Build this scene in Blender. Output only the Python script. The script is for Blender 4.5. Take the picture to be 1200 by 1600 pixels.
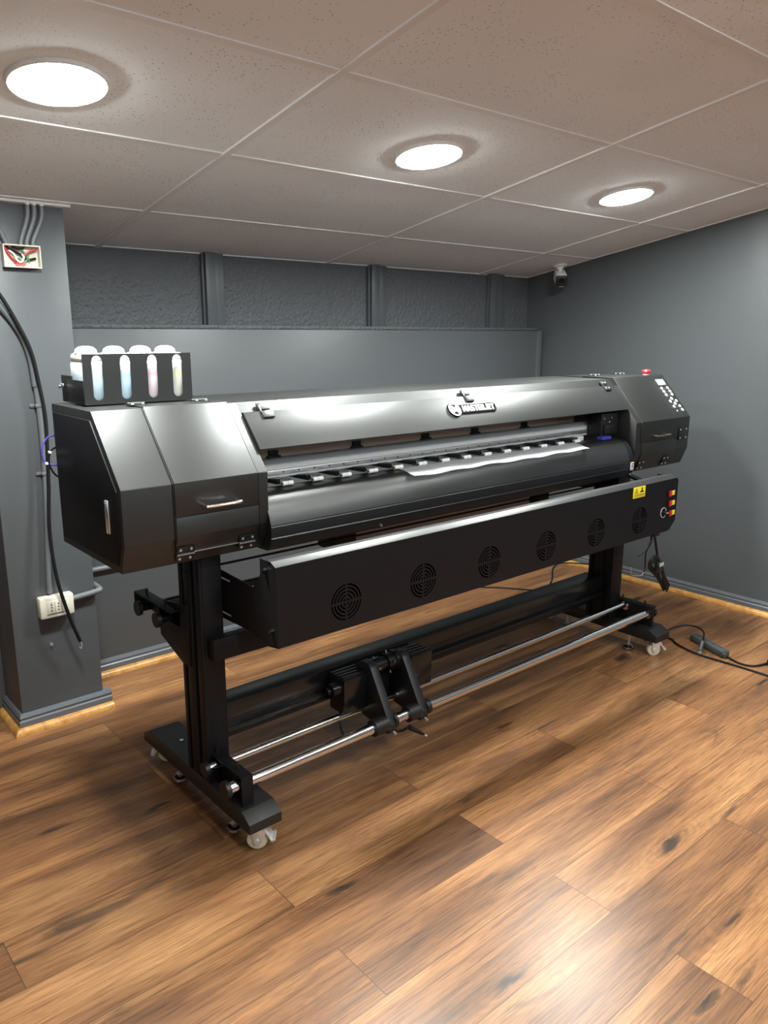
import bpy, bmesh, math, random
from mathutils import Vector, Matrix
random.seed(7)
R = math.radians
sc = bpy.context.scene
COL = sc.collection
for o in list(bpy.data.objects): bpy.data.objects.remove(o)

# ------------------------------------------------------------------ camera
YAW, PITCH, ROLL, FPX = 0.71331879, 0.22854361, -0.00470844, 1218.75
fw = Vector((math.sin(YAW)*math.cos(PITCH), math.cos(YAW)*math.cos(PITCH), -math.sin(PITCH)))
rt = Vector((math.cos(YAW), -math.sin(YAW), 0)); dn = fw.cross(rt)
r2 = rt*math.cos(ROLL) + dn*math.sin(ROLL); d2 = dn*math.cos(ROLL) - rt*math.sin(ROLL)
cd = bpy.data.cameras.new('camera'); cam = bpy.data.objects.new('camera', cd); COL.objects.link(cam)
up = -d2; bk = -fw
cam.matrix_world = Matrix(((r2.x, up.x, bk.x, 0), (r2.y, up.y, bk.y, 0), (r2.z, up.z, bk.z, 1.5), (0, 0, 0, 1)))
cd.sensor_fit = 'HORIZONTAL'; cd.sensor_width = 36; cd.lens = FPX/1200*36; cd.clip_start = 0.02
sc.camera = cam

# ------------------------------------------------------------------ light and exposure
LAMP_STRENGTH = 370.0
FILL_LAMP_STRENGTH = 150.0
DIM_FILL_STRENGTH = 75.0
WORLD_STRENGTH = 2.2
sc.view_settings.view_transform = 'Standard'; sc.view_settings.look = 'None'
sc.view_settings.gamma = 1; sc.view_settings.use_curve_mapping = False
sc.view_settings.exposure = 0.22
w = bpy.data.worlds.new('world'); sc.world = w; w.use_nodes = True
w.node_tree.nodes['Background'].inputs[0].default_value = (0.80, 0.90, 1.0, 1)
w.node_tree.nodes['Background'].inputs[1].default_value = WORLD_STRENGTH

# ------------------------------------------------------------------ materials
def mat(name, col=(0.5, 0.5, 0.5), rough=0.5, metal=0.0, spec=0.5, emit=None, bump=None, trans=0.0, sss=0.0, coat=0.0):
    m = bpy.data.materials.new(name); m.use_nodes = True
    nt = m.node_tree; b = nt.nodes['Principled BSDF']
    b.inputs['Base Color'].default_value = (*col, 1); b.inputs['Roughness'].default_value = rough
    b.inputs['Metallic'].default_value = metal; b.inputs['Specular IOR Level'].default_value = spec
    b.inputs['Transmission Weight'].default_value = trans; b.inputs['Subsurface Weight'].default_value = sss
    b.inputs['Coat Weight'].default_value = coat
    if emit: b.inputs['Emission Color'].default_value = (*emit[0], 1); b.inputs['Emission Strength'].default_value = emit[1]
    if bump:
        tc = nt.nodes.new('ShaderNodeNewGeometry')
        no = nt.nodes.new('ShaderNodeTexNoise'); no.inputs['Scale'].default_value = bump[0]; no.inputs['Detail'].default_value = bump[2] if len(bump) > 2 else 2
        bp = nt.nodes.new('ShaderNodeBump'); bp.inputs['Strength'].default_value = bump[1]; bp.inputs['Distance'].default_value = bump[3] if len(bump) > 3 else 0.002
        nt.links.new(tc.outputs['Position'], no.inputs['Vector']); nt.links.new(no.outputs[0], bp.inputs['Height']); nt.links.new(bp.outputs[0], b.inputs['Normal'])
    return m
def ramp(nt, src, stops):
    r = nt.nodes.new('ShaderNodeValToRGB'); e = r.color_ramp.elements
    e[0].position, e[0].color = stops[0][0], (*stops[0][1], 1)
    e[1].position, e[1].color = stops[-1][0], (*stops[-1][1], 1)
    for p, c in stops[1:-1]:
        q = e.new(p); q.color = (*c, 1)
    nt.links.new(src, r.inputs[0]); return r.outputs[0]
def math_(nt, op, a, b=None, c=None):
    n = nt.nodes.new('ShaderNodeMath'); n.operation = op
    for i, v in enumerate((a, b, c)):
        if v is None: continue
        if isinstance(v, (int, float)): n.inputs[i].default_value = v
        else: nt.links.new(v, n.inputs[i])
    return n.outputs[0]
def comb(nt, x, y, z):
    n = nt.nodes.new('ShaderNodeCombineXYZ')
    for i, v in enumerate((x, y, z)):
        if isinstance(v, (int, float)): n.inputs[i].default_value = v
        else: nt.links.new(v, n.inputs[i])
    return n.outputs[0]
def mix(nt, fac, a, b, mode='MIX'):
    n = nt.nodes.new('ShaderNodeMix'); n.data_type = 'RGBA'; n.blend_type = mode
    for s, v in ((n.inputs['Factor'], fac), (n.inputs['A'], a), (n.inputs['B'], b)):
        if isinstance(v, (int, float)): s.default_value = v
        elif isinstance(v, tuple): s.default_value = (*v, 1)
        else: nt.links.new(v, s)
    return n.outputs['Result']
def noise(nt, vec, scale, detail=2, rough=0.5, dist=0.0):
    n = nt.nodes.new('ShaderNodeTexNoise'); n.inputs['Scale'].default_value = scale; n.inputs['Detail'].default_value = detail
    n.inputs['Roughness'].default_value = rough; n.inputs['Distortion'].default_value = dist
    nt.links.new(vec, n.inputs['Vector']); return n.outputs[0]

def wood_floor():
    m = bpy.data.materials.new('laminate_planks'); m.use_nodes = True; nt = m.node_tree; b = nt.nodes['Principled BSDF']
    g = nt.nodes.new('ShaderNodeNewGeometry'); s = nt.nodes.new('ShaderNodeSeparateXYZ'); nt.links.new(g.outputs['Position'], s.inputs[0])
    x, y = s.outputs[0], s.outputs[1]
    v = math_(nt, 'DIVIDE', math_(nt, 'SUBTRACT', y, 0.57), 0.187)
    row = math_(nt, 'FLOOR', v); fv = math_(nt, 'FRACT', v)
    odd = math_(nt, 'FLOORED_MODULO', row, 2.0)
    u = math_(nt, 'ADD', math_(nt, 'DIVIDE', math_(nt, 'SUBTRACT', x, 1.622), 1.255), math_(nt, 'MULTIPLY', odd, 0.5))
    pid = math_(nt, 'FLOOR', u); fu = math_(nt, 'FRACT', u)
    wn = nt.nodes.new('ShaderNodeTexWhiteNoise'); wn.noise_dimensions = '2D'; nt.links.new(comb(nt, pid, row, 0), wn.inputs['Vector'])
    rnd = wn.outputs['Value']
    off = math_(nt, 'MULTIPLY', rnd, 37.0)
    P = comb(nt, x, y, off)
    sx = lambda a, b2, o=0.0: comb(nt, math_(nt, 'MULTIPLY', x, a), math_(nt, 'MULTIPLY', y, b2), math_(nt, 'ADD', off, o))
    fig = noise(nt, sx(1.1, 7.0), 1.0, 3, 0.5, 0.5)                 # broad honey and brown zones
    med = noise(nt, sx(1.4, 52.0, 3.0), 1.0, 4, 0.6, 0.6)          # streaks
    gr = noise(nt, sx(9.0, 330.0, 5.0), 1.0, 3, 0.6, 0.2)           # fine pores
    base = ramp(nt, fig, [(0.27, (0.100, 0.047, 0.024)), (0.43, (0.190, 0.088, 0.039)), (0.55, (0.265, 0.125, 0.053)), (0.74, (0.41, 0.215, 0.093))])
    base = mix(nt, 1.0, base, ramp(nt, med, [(0.30, (0.72, 0.68, 0.65)), (0.50, (1, 1, 1)), (0.70, (1.15, 1.14, 1.11))]), 'MULTIPLY')
    base = mix(nt, 1.0, base, ramp(nt, gr, [(0.36, (0.60, 0.57, 0.54)), (0.50, (1, 1, 1)), (0.66, (1.18, 1.17, 1.15))]), 'MULTIPLY')
    base = mix(nt, 1.0, base, ramp(nt, rnd, [(0.0, (0.80, 0.79, 0.79)), (0.5, (0.96, 0.96, 0.96)), (1.0, (1.12, 1.11, 1.09))]), 'MULTIPLY')
    # knots with growth rings flowing round them
    wob = noise(nt, sx(5.0, 19.0, 9.0), 1.0, 4, 0.6)
    vo = nt.nodes.new('ShaderNodeTexVoronoi'); vo.inputs['Scale'].default_value = 1.0
    nt.links.new(comb(nt, math_(nt, 'ADD', math_(nt, 'MULTIPLY', x, 1.7), math_(nt, 'MULTIPLY', wob, 0.16)), math_(nt, 'ADD', math_(nt, 'MULTIPLY', y, 6.4), math_(nt, 'MULTIPLY', wob, 0.62)), off), vo.inputs['Vector'])
    dist = vo.outputs['Distance']
    ring = math_(nt, 'SINE', math_(nt, 'ADD', math_(nt, 'MULTIPLY', dist, 88.0), math_(nt, 'MULTIPLY', wob, 16.0)))
    rmask = ramp(nt, dist, [(0.05, (0.8, 0.8, 0.8)), (0.22, (0.42, 0.42, 0.42)), (0.55, (0, 0, 0))])
    rr = math_(nt, 'MULTIPLY', math_(nt, 'MULTIPLY', math_(nt, 'ADD', math_(nt, 'MULTIPLY', ring, 0.5), 0.5), rmask), 0.50)
    base = mix(nt, rr, base, (0.075, 0.036, 0.018))
    kn = ramp(nt, dist, [(0.04, (1, 1, 1)), (0.085, (0.6, 0.6, 0.6)), (0.125, (0, 0, 0))])
    base = mix(nt, math_(nt, 'MULTIPLY', kn, 0.92), base, (0.020, 0.014, 0.011))
    # dark mineral streaks
    sm = ramp(nt, noise(nt, sx(1.7, 13.0, 11.0), 1.0, 5, 0.62, 1.3), [(0.60, (0, 0, 0)), (0.74, (1, 1, 1))])
    base = mix(nt, math_(nt, 'MULTIPLY', sm, 0.78), base, (0.036, 0.024, 0.017))
    # joints
    def edge(f, wd):
        a = math_(nt, 'MINIMUM', f, math_(nt, 'SUBTRACT', 1.0, f)); return math_(nt, 'LESS_THAN', a, wd)
    j = math_(nt, 'MAXIMUM', edge(fv, 0.0065), edge(fu, 0.0011))
    base = mix(nt, math_(nt, 'MULTIPLY', j, 0.7), base, (0.05, 0.024, 0.012))
    nt.links.new(base, b.inputs['Base Color'])
    b.inputs['Roughness'].default_value = 0.32; b.inputs['Specular IOR Level'].default_value = 0.38
    bp = nt.nodes.new('ShaderNodeBump'); bp.inputs['Strength'].default_value = 0.22; bp.inputs['Distance'].default_value = 0.001
    nt.links.new(math_(nt, 'SUBTRACT', gr, j), bp.inputs['Height']); nt.links.new(bp.outputs[0], b.inputs['Normal'])
    return m

def ceiling_tile():
    m = bpy.data.materials.new('mineral_fibre_tile'); m.use_nodes = True; nt = m.node_tree; b = nt.nodes['Principled BSDF']
    g = nt.nodes.new('ShaderNodeNewGeometry'); pos = g.outputs['Position']
    vo = nt.nodes.new('ShaderNodeTexVoronoi'); vo.inputs['Scale'].default_value = 75; nt.links.new(pos, vo.inputs['Vector'])
    dot = ramp(nt, vo.outputs['Distance'], [(0.13, (1, 1, 1)), (0.23, (0, 0, 0))])
    thin = ramp(nt, noise(nt, pos, 6.0, 2), [(0.38, (0, 0, 0)), (0.58, (1, 1, 1))])
    d = math_(nt, 'MULTIPLY', dot, thin)
    sm = ramp(nt, noise(nt, pos, 2.2, 3), [(0.3, (0.83, 0.845, 0.865)), (0.7, (0.875, 0.89, 0.91))])
    nt.links.new(mix(nt, math_(nt, 'MULTIPLY', d, 0.62), sm, (0.25, 0.21, 0.20)), b.inputs['Base Color'])
    b.inputs['Roughness'].default_value = 0.9; b.inputs['Specular IOR Level'].default_value = 0.1
    bp = nt.nodes.new('ShaderNodeBump'); bp.inputs['Strength'].default_value = 0.25; bp.inputs['Distance'].default_value = 0.002
    nt.links.new(math_(nt, 'SUBTRACT', noise(nt, pos, 90, 3), d), bp.inputs['Height']); nt.links.new(bp.outputs[0], b.inputs['Normal'])
    return m

def pine():
    m = bpy.data.materials.new('varnished_pine'); m.use_nodes = True; nt = m.node_tree; b = nt.nodes['Principled BSDF']
    g = nt.nodes.new('ShaderNodeNewGeometry')
    n = noise(nt, g.outputs['Position'], 22, 4, 0.6, 0.6)
    nt.links.new(ramp(nt, n, [(0.3, (0.33, 0.14, 0.03)), (0.6, (0.56, 0.29, 0.075))]), b.inputs['Base Color'])
    b.inputs['Roughness'].default_value = 0.32
    return m

def bottle_mat(name, col, pale, level):
    m = mat(name, (0.9, 0.9, 0.88), 0.35); nt = m.node_tree; b = nt.nodes['Principled BSDF']
    tc = nt.nodes.new('ShaderNodeTexCoord'); s = nt.nodes.new('ShaderNodeSeparateXYZ'); nt.links.new(tc.outputs['Object'], s.inputs[0])
    z = math_(nt, 'DIVIDE', s.outputs[2], 0.16)
    nt.links.new(ramp(nt, z, [(0.0, pale), (level-0.12, pale), (level-0.03, col), (level+0.05, (0.80, 0.82, 0.80)), (1.0, (0.84, 0.84, 0.81))]), b.inputs['Base Color'])
    b.inputs['Subsurface Weight'].default_value = 0.15; b.inputs['Subsurface Radius'].default_value = (0.02, 0.02, 0.02)
    return m

M = dict(
    floor=wood_floor(), tile=ceiling_tile(), pine=pine(),
    wall=mat('grey_wall_paint', (0.079, 0.085, 0.0915), 0.42, spec=0.5, bump=(9, 0.25, 5, 0.006)),
    pale=mat('pale_bounce_paint', (0.55, 0.56, 0.58), 0.6),
    roughwall=mat('grey_rough_plaster', (0.092, 0.095, 0.103), 0.5, spec=0.4, bump=(58, 1.0, 4, 0.012)),
    base=mat('grey_baseboard_paint', (0.105, 0.112, 0.125), 0.33, bump=(20, 0.1, 3)),
    grid=mat('white_grid_metal', (0.80, 0.79, 0.785), 0.6, spec=0.3),
    coat=mat('black_powder_coat', (0.006, 0.0063, 0.0063), 0.44, spec=0.8, bump=(420, 0.30, 2, 0.0005)),
    coatd=mat('black_matte_steel', (0.006, 0.006, 0.0075), 0.5, spec=0.24, bump=(700, 0.1, 2, 0.0005)),
    coatf=mat('black_satin_coat', (0.012, 0.012, 0.0125), 0.42, spec=0.45),
    gloss=mat('black_gloss_aluminium', (0.006, 0.006, 0.007), 0.22, spec=0.5),
    plastic=mat('black_plastic', (0.008, 0.008, 0.009), 0.42),
    rubber=mat('black_cable_rubber', (0.007, 0.007, 0.008), 0.5, spec=0.25),
    seam=mat('panel_gap_black', (0.003, 0.003, 0.003), 0.8, spec=0.1),
    chrome=mat('polished_chrome', (0.88, 0.88, 0.88), 0.11, 1.0),
    zinc=mat('zinc_plated_steel', (0.80, 0.80, 0.79), 0.3, 0.6),
    wirepk=mat('thin_pink_wire', (0.28, 0.17, 0.17), 0.5),
    chromed=mat('dark_chrome', (0.35, 0.31, 0.27), 0.2, 1.0),
    steel=mat('bright_steel', (0.75, 0.75, 0.75), 0.3, 0.8),
    alu=mat('anodised_aluminium', (0.86, 0.86, 0.85), 0.42, 0.3),
    alub=mat('champagne_aluminium', (0.52, 0.44, 0.37), 0.42, 0.4),
    platen=mat('black_platen', (0.007, 0.007, 0.0085), 0.36, spec=1.0),
    white=mat('white_plastic', (0.80, 0.80, 0.78), 0.4),
    cream=mat('cream_plastic', (0.66, 0.62, 0.52), 0.4),
    paper=mat('white_paper', (0.60, 0.60, 0.625), 0.7, bump=(14, 0.2, 2, 0.004)),
    red=mat('red_plastic', (0.58, 0.03, 0.035), 0.35), yellow=mat('yellow_plastic', (0.85, 0.60, 0.04), 0.4),
    blue=mat('blue_plastic', (0.035, 0.05, 0.34), 0.4), green=mat('green_wire', (0.06, 0.25, 0.07), 0.4),
    violet=mat('violet_hose', (0.07, 0.05, 0.30), 0.35),
    duct=mat('warm_reflection_metal', (0.27, 0.235, 0.215), 0.4),
    wheel=mat('cream_nylon_wheel', (0.68, 0.64, 0.44), 0.4),
    lcd=mat('grey_lcd_glass', (0.48, 0.50, 0.50), 0.2),
    label=mat('yellow_label', (0.86, 0.70, 0.02), 0.45), ink=mat('black_print', (0.012, 0.012, 0.012), 0.6),
    pink=mat('pink_print', (0.65, 0.16, 0.15), 0.5),
    silver=mat('silver_badge', (0.78, 0.78, 0.79), 0.3, 0.3),
    strip=mat('grey_green_plastic', (0.055, 0.065, 0.065), 0.45),
    conduit=mat('grey_painted_conduit', (0.135, 0.142, 0.152), 0.38),
    led=mat('lamp_diffuser', (0.9, 0.9, 0.9), 0.5, emit=((0.95, 1.0, 0.965), LAMP_STRENGTH)),
    led2=mat('lamp_diffuser_fill', (0.9, 0.9, 0.9), 0.5, emit=((0.95, 1.0, 0.965), FILL_LAMP_STRENGTH)),  # diffuser of the added fill lamps out of view
    led3=mat('lamp_diffuser_fill_dim', (0.9, 0.9, 0.9), 0.5, emit=((0.95, 1.0, 0.965), DIM_FILL_STRENGTH)),
    clear=mat('frosted_blade', (0.6, 0.6, 0.62), 0.3),
)

# ------------------------------------------------------------------ mesh helpers
def empty(name, loc=(0, 0, 0), label=None, cat=None, group=None):
    o = bpy.data.objects.new(name, None); o.empty_display_size = 0.05; COL.objects.link(o); o.location = loc
    tag(o, label, cat, group); return o
def tag(o, label=None, cat=None, group=None, kind=None):
    if label: o['label'] = label
    if cat: o['category'] = cat
    if group: o['group'] = group
    if kind: o['kind'] = kind
    return o
def rootloc(p):
    v = Vector((0, 0, 0))
    while p: v = v + p.location; p = p.parent
    return v
def obj(name, bm, m, parent=None, smooth=True, local=False, angle=32):
    if parent is not None and not local: bmesh.ops.translate(bm, verts=bm.verts, vec=-rootloc(parent))
    bmesh.ops.recalc_face_normals(bm, faces=bm.faces)
    me = bpy.data.meshes.new(name); bm.to_mesh(me); bm.free()
    if smooth:
        me.shade_smooth(); me.set_sharp_from_angle(angle=R(angle))
    me.materials.append(m if not isinstance(m, str) else M[m])
    o = bpy.data.objects.new(name, me); COL.objects.link(o)
    if parent is not None: o.parent = parent
    return o
def struct(name, bm, m): return tag(obj(name, bm, m), kind='structure')
def B(): return bmesh.new()
def merge(bm, t):
    me = bpy.data.meshes.new('t'); t.to_mesh(me); t.free(); bm.from_mesh(me); bpy.data.meshes.remove(me)
def box(bm, x0, x1, y0, y1, z0, z1, bev=0.0, mx=None):
    t = B(); bmesh.ops.create_cube(t, size=1)
    bmesh.ops.scale(t, vec=(abs(x1-x0), abs(y1-y0), abs(z1-z0)), verts=t.verts)
    if bev: bmesh.ops.bevel(t, geom=t.edges[:], offset=bev, segments=2, affect='EDGES', profile=0.5)
    bmesh.ops.translate(t, vec=((x0+x1)/2, (y0+y1)/2, (z0+z1)/2), verts=t.verts)
    if mx: bmesh.ops.transform(t, matrix=mx, verts=t.verts)
    merge(bm, t); return bm
def prism(bm, pts, a0, a1, axis='x', bev=0.0):
    """polygon extruded along an axis; pts are (y,z) for x, (x,z) for y, (x,y) for z"""
    t = B()
    def P(p, a): return (a, p[0], p[1]) if axis == 'x' else ((p[0], a, p[1]) if axis == 'y' else (p[0], p[1], a))
    A = [t.verts.new(P(p, a0)) for p in pts]; C = [t.verts.new(P(p, a1)) for p in pts]; n = len(pts)
    t.faces.new(A); t.faces.new(C[::-1])
    for i in range(n): t.faces.new((A[i], A[(i+1) % n], C[(i+1) % n], C[i]))
    bmesh.ops.recalc_face_normals(t, faces=t.faces)
    if bev: bmesh.ops.bevel(t, geom=t.edges[:], offset=bev, segments=2, affect='EDGES', profile=0.5)
    merge(bm, t); return bm
def cyl(bm, p0, p1, r, seg=20, r1=None, cap=True):
    p0, p1 = Vector(p0), Vector(p1); d = p1-p0
    t = B(); bmesh.ops.create_cone(t, cap_ends=cap, segments=seg, radius1=r, radius2=r if r1 is None else r1, depth=d.length)
    mx = Matrix.Translation((p0+p1)/2) @ d.to_track_quat('Z', 'Y').to_matrix().to_4x4()
    bmesh.ops.transform(t, matrix=mx, verts=t.verts); merge(bm, t); return bm
def lathe(bm, prof, seg=32, mx=None):
    t = B(); rings = []
    for r, z in prof:
        rings.append([t.verts.new((r*math.cos(2*math.pi*i/seg), r*math.sin(2*math.pi*i/seg), z)) for i in range(seg)] if r > 1e-6 else [t.verts.new((0, 0, z))])
    for a, b in zip(rings, rings[1:]):
        for i in range(seg):
            j = (i+1) % seg
            if len(a) == 1 and len(b) == 1: continue
            if len(a) == 1: t.faces.new((a[0], b[j], b[i]))
            elif len(b) == 1: t.faces.new((a[i], a[j], b[0]))
            else: t.faces.new((a[i], a[j], b[j], b[i]))
    if mx: bmesh.ops.transform(t, matrix=mx, verts=t.verts)
    merge(bm, t); return bm
def spline(pts, n=8):
    P = [Vector(p) for p in pts]; P = [P[0]*2-P[1]] + P + [P[-1]*2-P[-2]]; out = []
    for i in range(1, len(P)-2):
        for k in range(n):
            t = k/n; a, b, c, d = P[i-1:i+3]
            out.append(0.5*((2*b)+(c-a)*t+(2*a-5*b+4*c-d)*t*t+(3*b-a-3*c+d)*t**3))
    out.append(P[-2]); return out
def tube(bm, pts, r, seg=10, n=8, smooth=True):
    path = spline(pts, n) if smooth else [Vector(p) for p in pts]
    t = B(); rings = []; nrm = None
    for i, p in enumerate(path):
        d = (path[min(i+1, len(path)-1)]-path[max(i-1, 0)]).normalized()
        if nrm is None: nrm = d.orthogonal().normalized()
        else:
            nrm = (nrm - d*nrm.dot(d)); nrm = nrm.normalized() if nrm.length > 1e-6 else d.orthogonal().normalized()
        bi = d.cross(nrm)
        rings.append([t.verts.new(p + (nrm*math.cos(2*math.pi*k/seg)+bi*math.sin(2*math.pi*k/seg))*r) for k in range(seg)])
    for a, b in zip(rings, rings[1:]):
        for k in range(seg): t.faces.new((a[k], a[(k+1) % seg], b[(k+1) % seg], b[k]))
    t.faces.new(rings[0][::-1]); t.faces.new(rings[-1]); merge(bm, t); return bm
def from_curve(cu, mx):
    o = bpy.data.objects.new('tmpc', cu); COL.objects.link(o)
    dg = bpy.context.evaluated_depsgraph_get(); dg.update()
    me = bpy.data.meshes.new_from_object(o.evaluated_get(dg)); bm = B(); bm.from_mesh(me)
    bmesh.ops.transform(bm, matrix=mx, verts=bm.verts)
    bpy.data.objects.remove(o); bpy.data.meshes.remove(me); bpy.data.curves.remove(cu); return bm
def plate2d(outer, holes, th, mx):
    cu = bpy.data.curves.new('c', 'CURVE'); cu.dimensions = '2D'; cu.fill_mode = 'BOTH'; cu.extrude = th/2
    for poly in [outer]+holes:
        sp = cu.splines.new('POLY'); sp.points.add(len(poly)-1); sp.use_cyclic_u = True
        for p, q in zip(sp.points, poly): p.co = (q[0], q[1], 0, 1)
    return from_curve(cu, mx)
def text(s, size, mx, ext=0.001, off=0.0, shear=0.0, space=1.0, align='LEFT'):
    cu = bpy.data.curves.new('t', 'FONT'); cu.body = s; cu.size = size; cu.extrude = ext; cu.offset = off; cu.shear = shear; cu.space_character = space
    cu.align_x = align; cu.align_y = 'CENTER'; cu.resolution_u = 3
    return from_curve(cu, mx)
def width_of(bm):
    xs = [v.co.x for v in bm.verts]; return min(xs), max(xs)
YZ = lambda x: Matrix(((0, 0, 1, x), (1, 0, 0, 0), (0, 1, 0, 0), (0, 0, 0, 1)))         # 2d (a,b) -> (x, a, b)
XZ = lambda y: Matrix(((1, 0, 0, 0), (0, 0, -1, y), (0, 1, 0, 0), (0, 0, 0, 1)))        # 2d (a,b) -> (a, y, b)

# ------------------------------------------------------------------ room
XR, YB, YU = 4.2, 3.25, 3.42                     # right wall, back wall, recessed upper wall
CS = 0.177; CA = math.atan(CS)
def zc(y): return 1.843 + CS*(YU-y)              # sloping ceiling
struct('floor', box(B(), -3.2, 4.3, -4.0, 3.6, -0.1, 0), 'floor')
struct('wall_right', box(box(B(), XR, XR+0.12, -4.0, 2.795, 0, 3.2), XR+0.002, XR+0.12, 2.795, 3.6, 0, 3.2), 'wall')
struct('wall_far', box(B(), -2.72, 0.72, 3.5, 3.6, 0, 2.0), 'wall')
struct('wall_side', box(B(), -2.72, -2.6, -4.0, 3.6, 0, 3.4), 'pale')  # unseen wall, made pale to bounce light onto the ceiling
struct('wall_front', box(B(), -2.72, XR+0.12, -3.12, -3.0, 0, 1.9), 'wall')  # unseen wall, kept low so world light passes over it to the ceiling
struct('wall_back', box(B(), 0.9, 4.13, YB, YU+0.1, 0, 1.503, 0.004), 'wall')
struct('trim_1', box(B(), 0.9, 4.135, YB+0.012, YU, 1.503, 1.522, 0.006), 'roughwall')
struct('wall_upper', box(B(), 0.6, XR+0.05, YU, YU+0.12, 1.4, 2.0), 'roughwall')
struct('trim_2', box(B(), 4.105, 4.145, YB-0.012, YB+0.05, 0, 1.503, 0.004), 'wall')
k = 3
for a, b_ in ((1.835, 1.935), (2.836, 2.951), (3.805, 3.944)):
    bm = box(B(), a, a+(b_-a)*0.5, YU-0.035, YU+0.02, 1.50, zc(YU)+0.01, 0.003); box(bm, a+(b_-a)*0.5+0.003, b_, YU-0.022, YU+0.02, 1.50, zc(YU)+0.01, 0.003)
    box(bm, a-0.012, a-0.002, YU-0.02, YU+0.02, 1.50, zc(YU)+0.01, 0.002)
    struct('trim_%d' % k, bm, 'wall'); k += 1
# pillar
PY = 2.95; PX0, PX1 = 0.738, 1.05
bm = prism(B(), [(PX0, PY), (PX1, PY), (PX1, 3.6), (PX0-0.03, 3.6), (PX0-0.03, 3.16), (PX0, 3.16)], 0, 2.0, 'z', 0.004)
struct('wall_left', bm, 'wall')
# baseboards: painted board plus pine quarter round
def basebd(name, wood, p0, p1, n, ext=0):
    """p0->p1 along the wall foot, n = outward normal"""
    p0, p1, n = Vector((*p0, 0)), Vector((*p1, 0)), Vector((*n, 0)); d = (p1-p0)
    dd = d.normalized()
    def run(prof, m, nm):
        bm = B(); A = []; C = []
        for o_, z in prof:
            A.append(bm.verts.new(p0-dd*max(o_, 0)*ext+n*o_+Vector((0, 0, z)))); C.append(bm.verts.new(p1+n*o_+Vector((0, 0, z))))
        bm.faces.new(A); bm.faces.new(C[::-1])
        for i in range(len(A)): bm.faces.new((A[i], A[(i+1) % len(A)], C[(i+1) % len(A)], C[i]))
        struct(nm, bm, m)
    run([(-0.01, 0), (0.016, 0), (0.016, 0.045), (0.012, 0.050), (0.012, 0.056), (0.014, 0.060), (0.008, 0.072), (-0.01, 0.076)], 'base', name)
    run([(0.014, 0)] + [(0.016+0.022*math.cos(R(a)), 0.024*math.sin(R(a))) for a in range(0, 91, 15)] + [(0.014, 0.024)], 'pine', wood)
basebd('baseboard_right', 'trim_6', (XR, -4), (XR, YB), (-1, 0))
basebd('baseboard_back', 'trim_7', (PX1, YB), (XR, YB), (0, -1))
basebd('baseboard_left', 'trim_8', (PX0, PY), (PX1+0.03, PY), (0, -1), 1)
basebd('baseboard_side', 'trim_9', (PX0, PY), (PX0, 3.16), (-1, 0), 1)
# ceiling, its grid and edge angles
Cmx = Matrix.Translation((0, YU, zc(YU))) @ Matrix.Rotation(-CA, 4, 'X')         # local y runs along the slope (towards the viewer is -y)
struct('ceiling', box(B(), -3.2, XR+0.1, -7.0, 0.1, 0.0, 0.05, mx=Cmx), 'tile')
bm = B(); GX = [1.345-1.2*3, 1.345-2.4, 0.145, 1.345, 2.55, 3.72]; GS = [0.5, 1.11, 1.715, 2.32, 2.93, 3.54, 4.15, 4.76]
for x in GX: box(bm, x-0.0125, x+0.0125, -7.0, 0.0, -0.006, 0.001, mx=Cmx); 
for s_ in GS: box(bm, -3.2, XR, -s_-0.0125, -s_+0.0125, -0.004, 0.001, mx=Cmx)
struct('trim_10', bm, 'grid')
bm = box(B(), 1.0, XR, -0.012, 0.0, -0.004, 0.001, mx=Cmx); box(bm, XR-0.014, XR, -7.0, 0.0, -0.004, 0.001, mx=Cmx)
box(bm, 0.6, PX1+0.02, -0.495, -0.475, -0.012, 0.001, mx=Cmx)
struct('trim_11', bm, 'grid')

# ------------------------------------------------------------------ ceiling lamps
def lamp(name, x, s, label, m, group):
    t = empty(name, Cmx @ Vector((x, -s, 0)), label, 'ceiling light', group)
    t.rotation_euler = (-CA, 0, 0)
    obj('frame', lathe(B(), [(0.1105, -0.0105), (0.1135, -0.0112), (0.1175, -0.009), (0.1185, 0.0), (0.1105, 0.0), (0.1105, -0.0105)], 48), 'white', t, local=True)
    obj('diffuser', lathe(B(), [(0.0, -0.0150), (0.085, -0.0148), (0.104, -0.0135), (0.110, -0.0108), (0.110, -0.001)], 48), m, t, local=True)
lamp('ceiling_downlight', 0.752, 1.364, 'round glowing ceiling light at far left, largest in view, above the ink bottles', 'led', 'recessed lights over the printer')
lamp('ceiling_downlight', 1.977, 1.379, 'round glowing ceiling light in the middle, above the printer hood', 'led', 'recessed lights over the printer')
lamp('ceiling_downlight', 3.18, 1.375, 'round glowing ceiling light on the right, smallest in view, nearest the right wall', 'led', 'recessed lights over the printer')
for s_, row, x, lb in [(a, r_, x, lb) for a, r_ in ((2.60, 'first'), (3.82, 'second'), (5.04, 'third')) for x, lb in ((0.752, 'third'), (1.977, 'second'), (3.18, 'nearest'))]:
    lamp('ceiling_downlight', x, s_, 'unseen ceiling light added as fill, %s row out of view, %s from the right wall' % (row, lb), 'led3' if s_ < 3 else 'led2', 'added fill lights out of view')  # rows never in view, added to brighten the room

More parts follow.
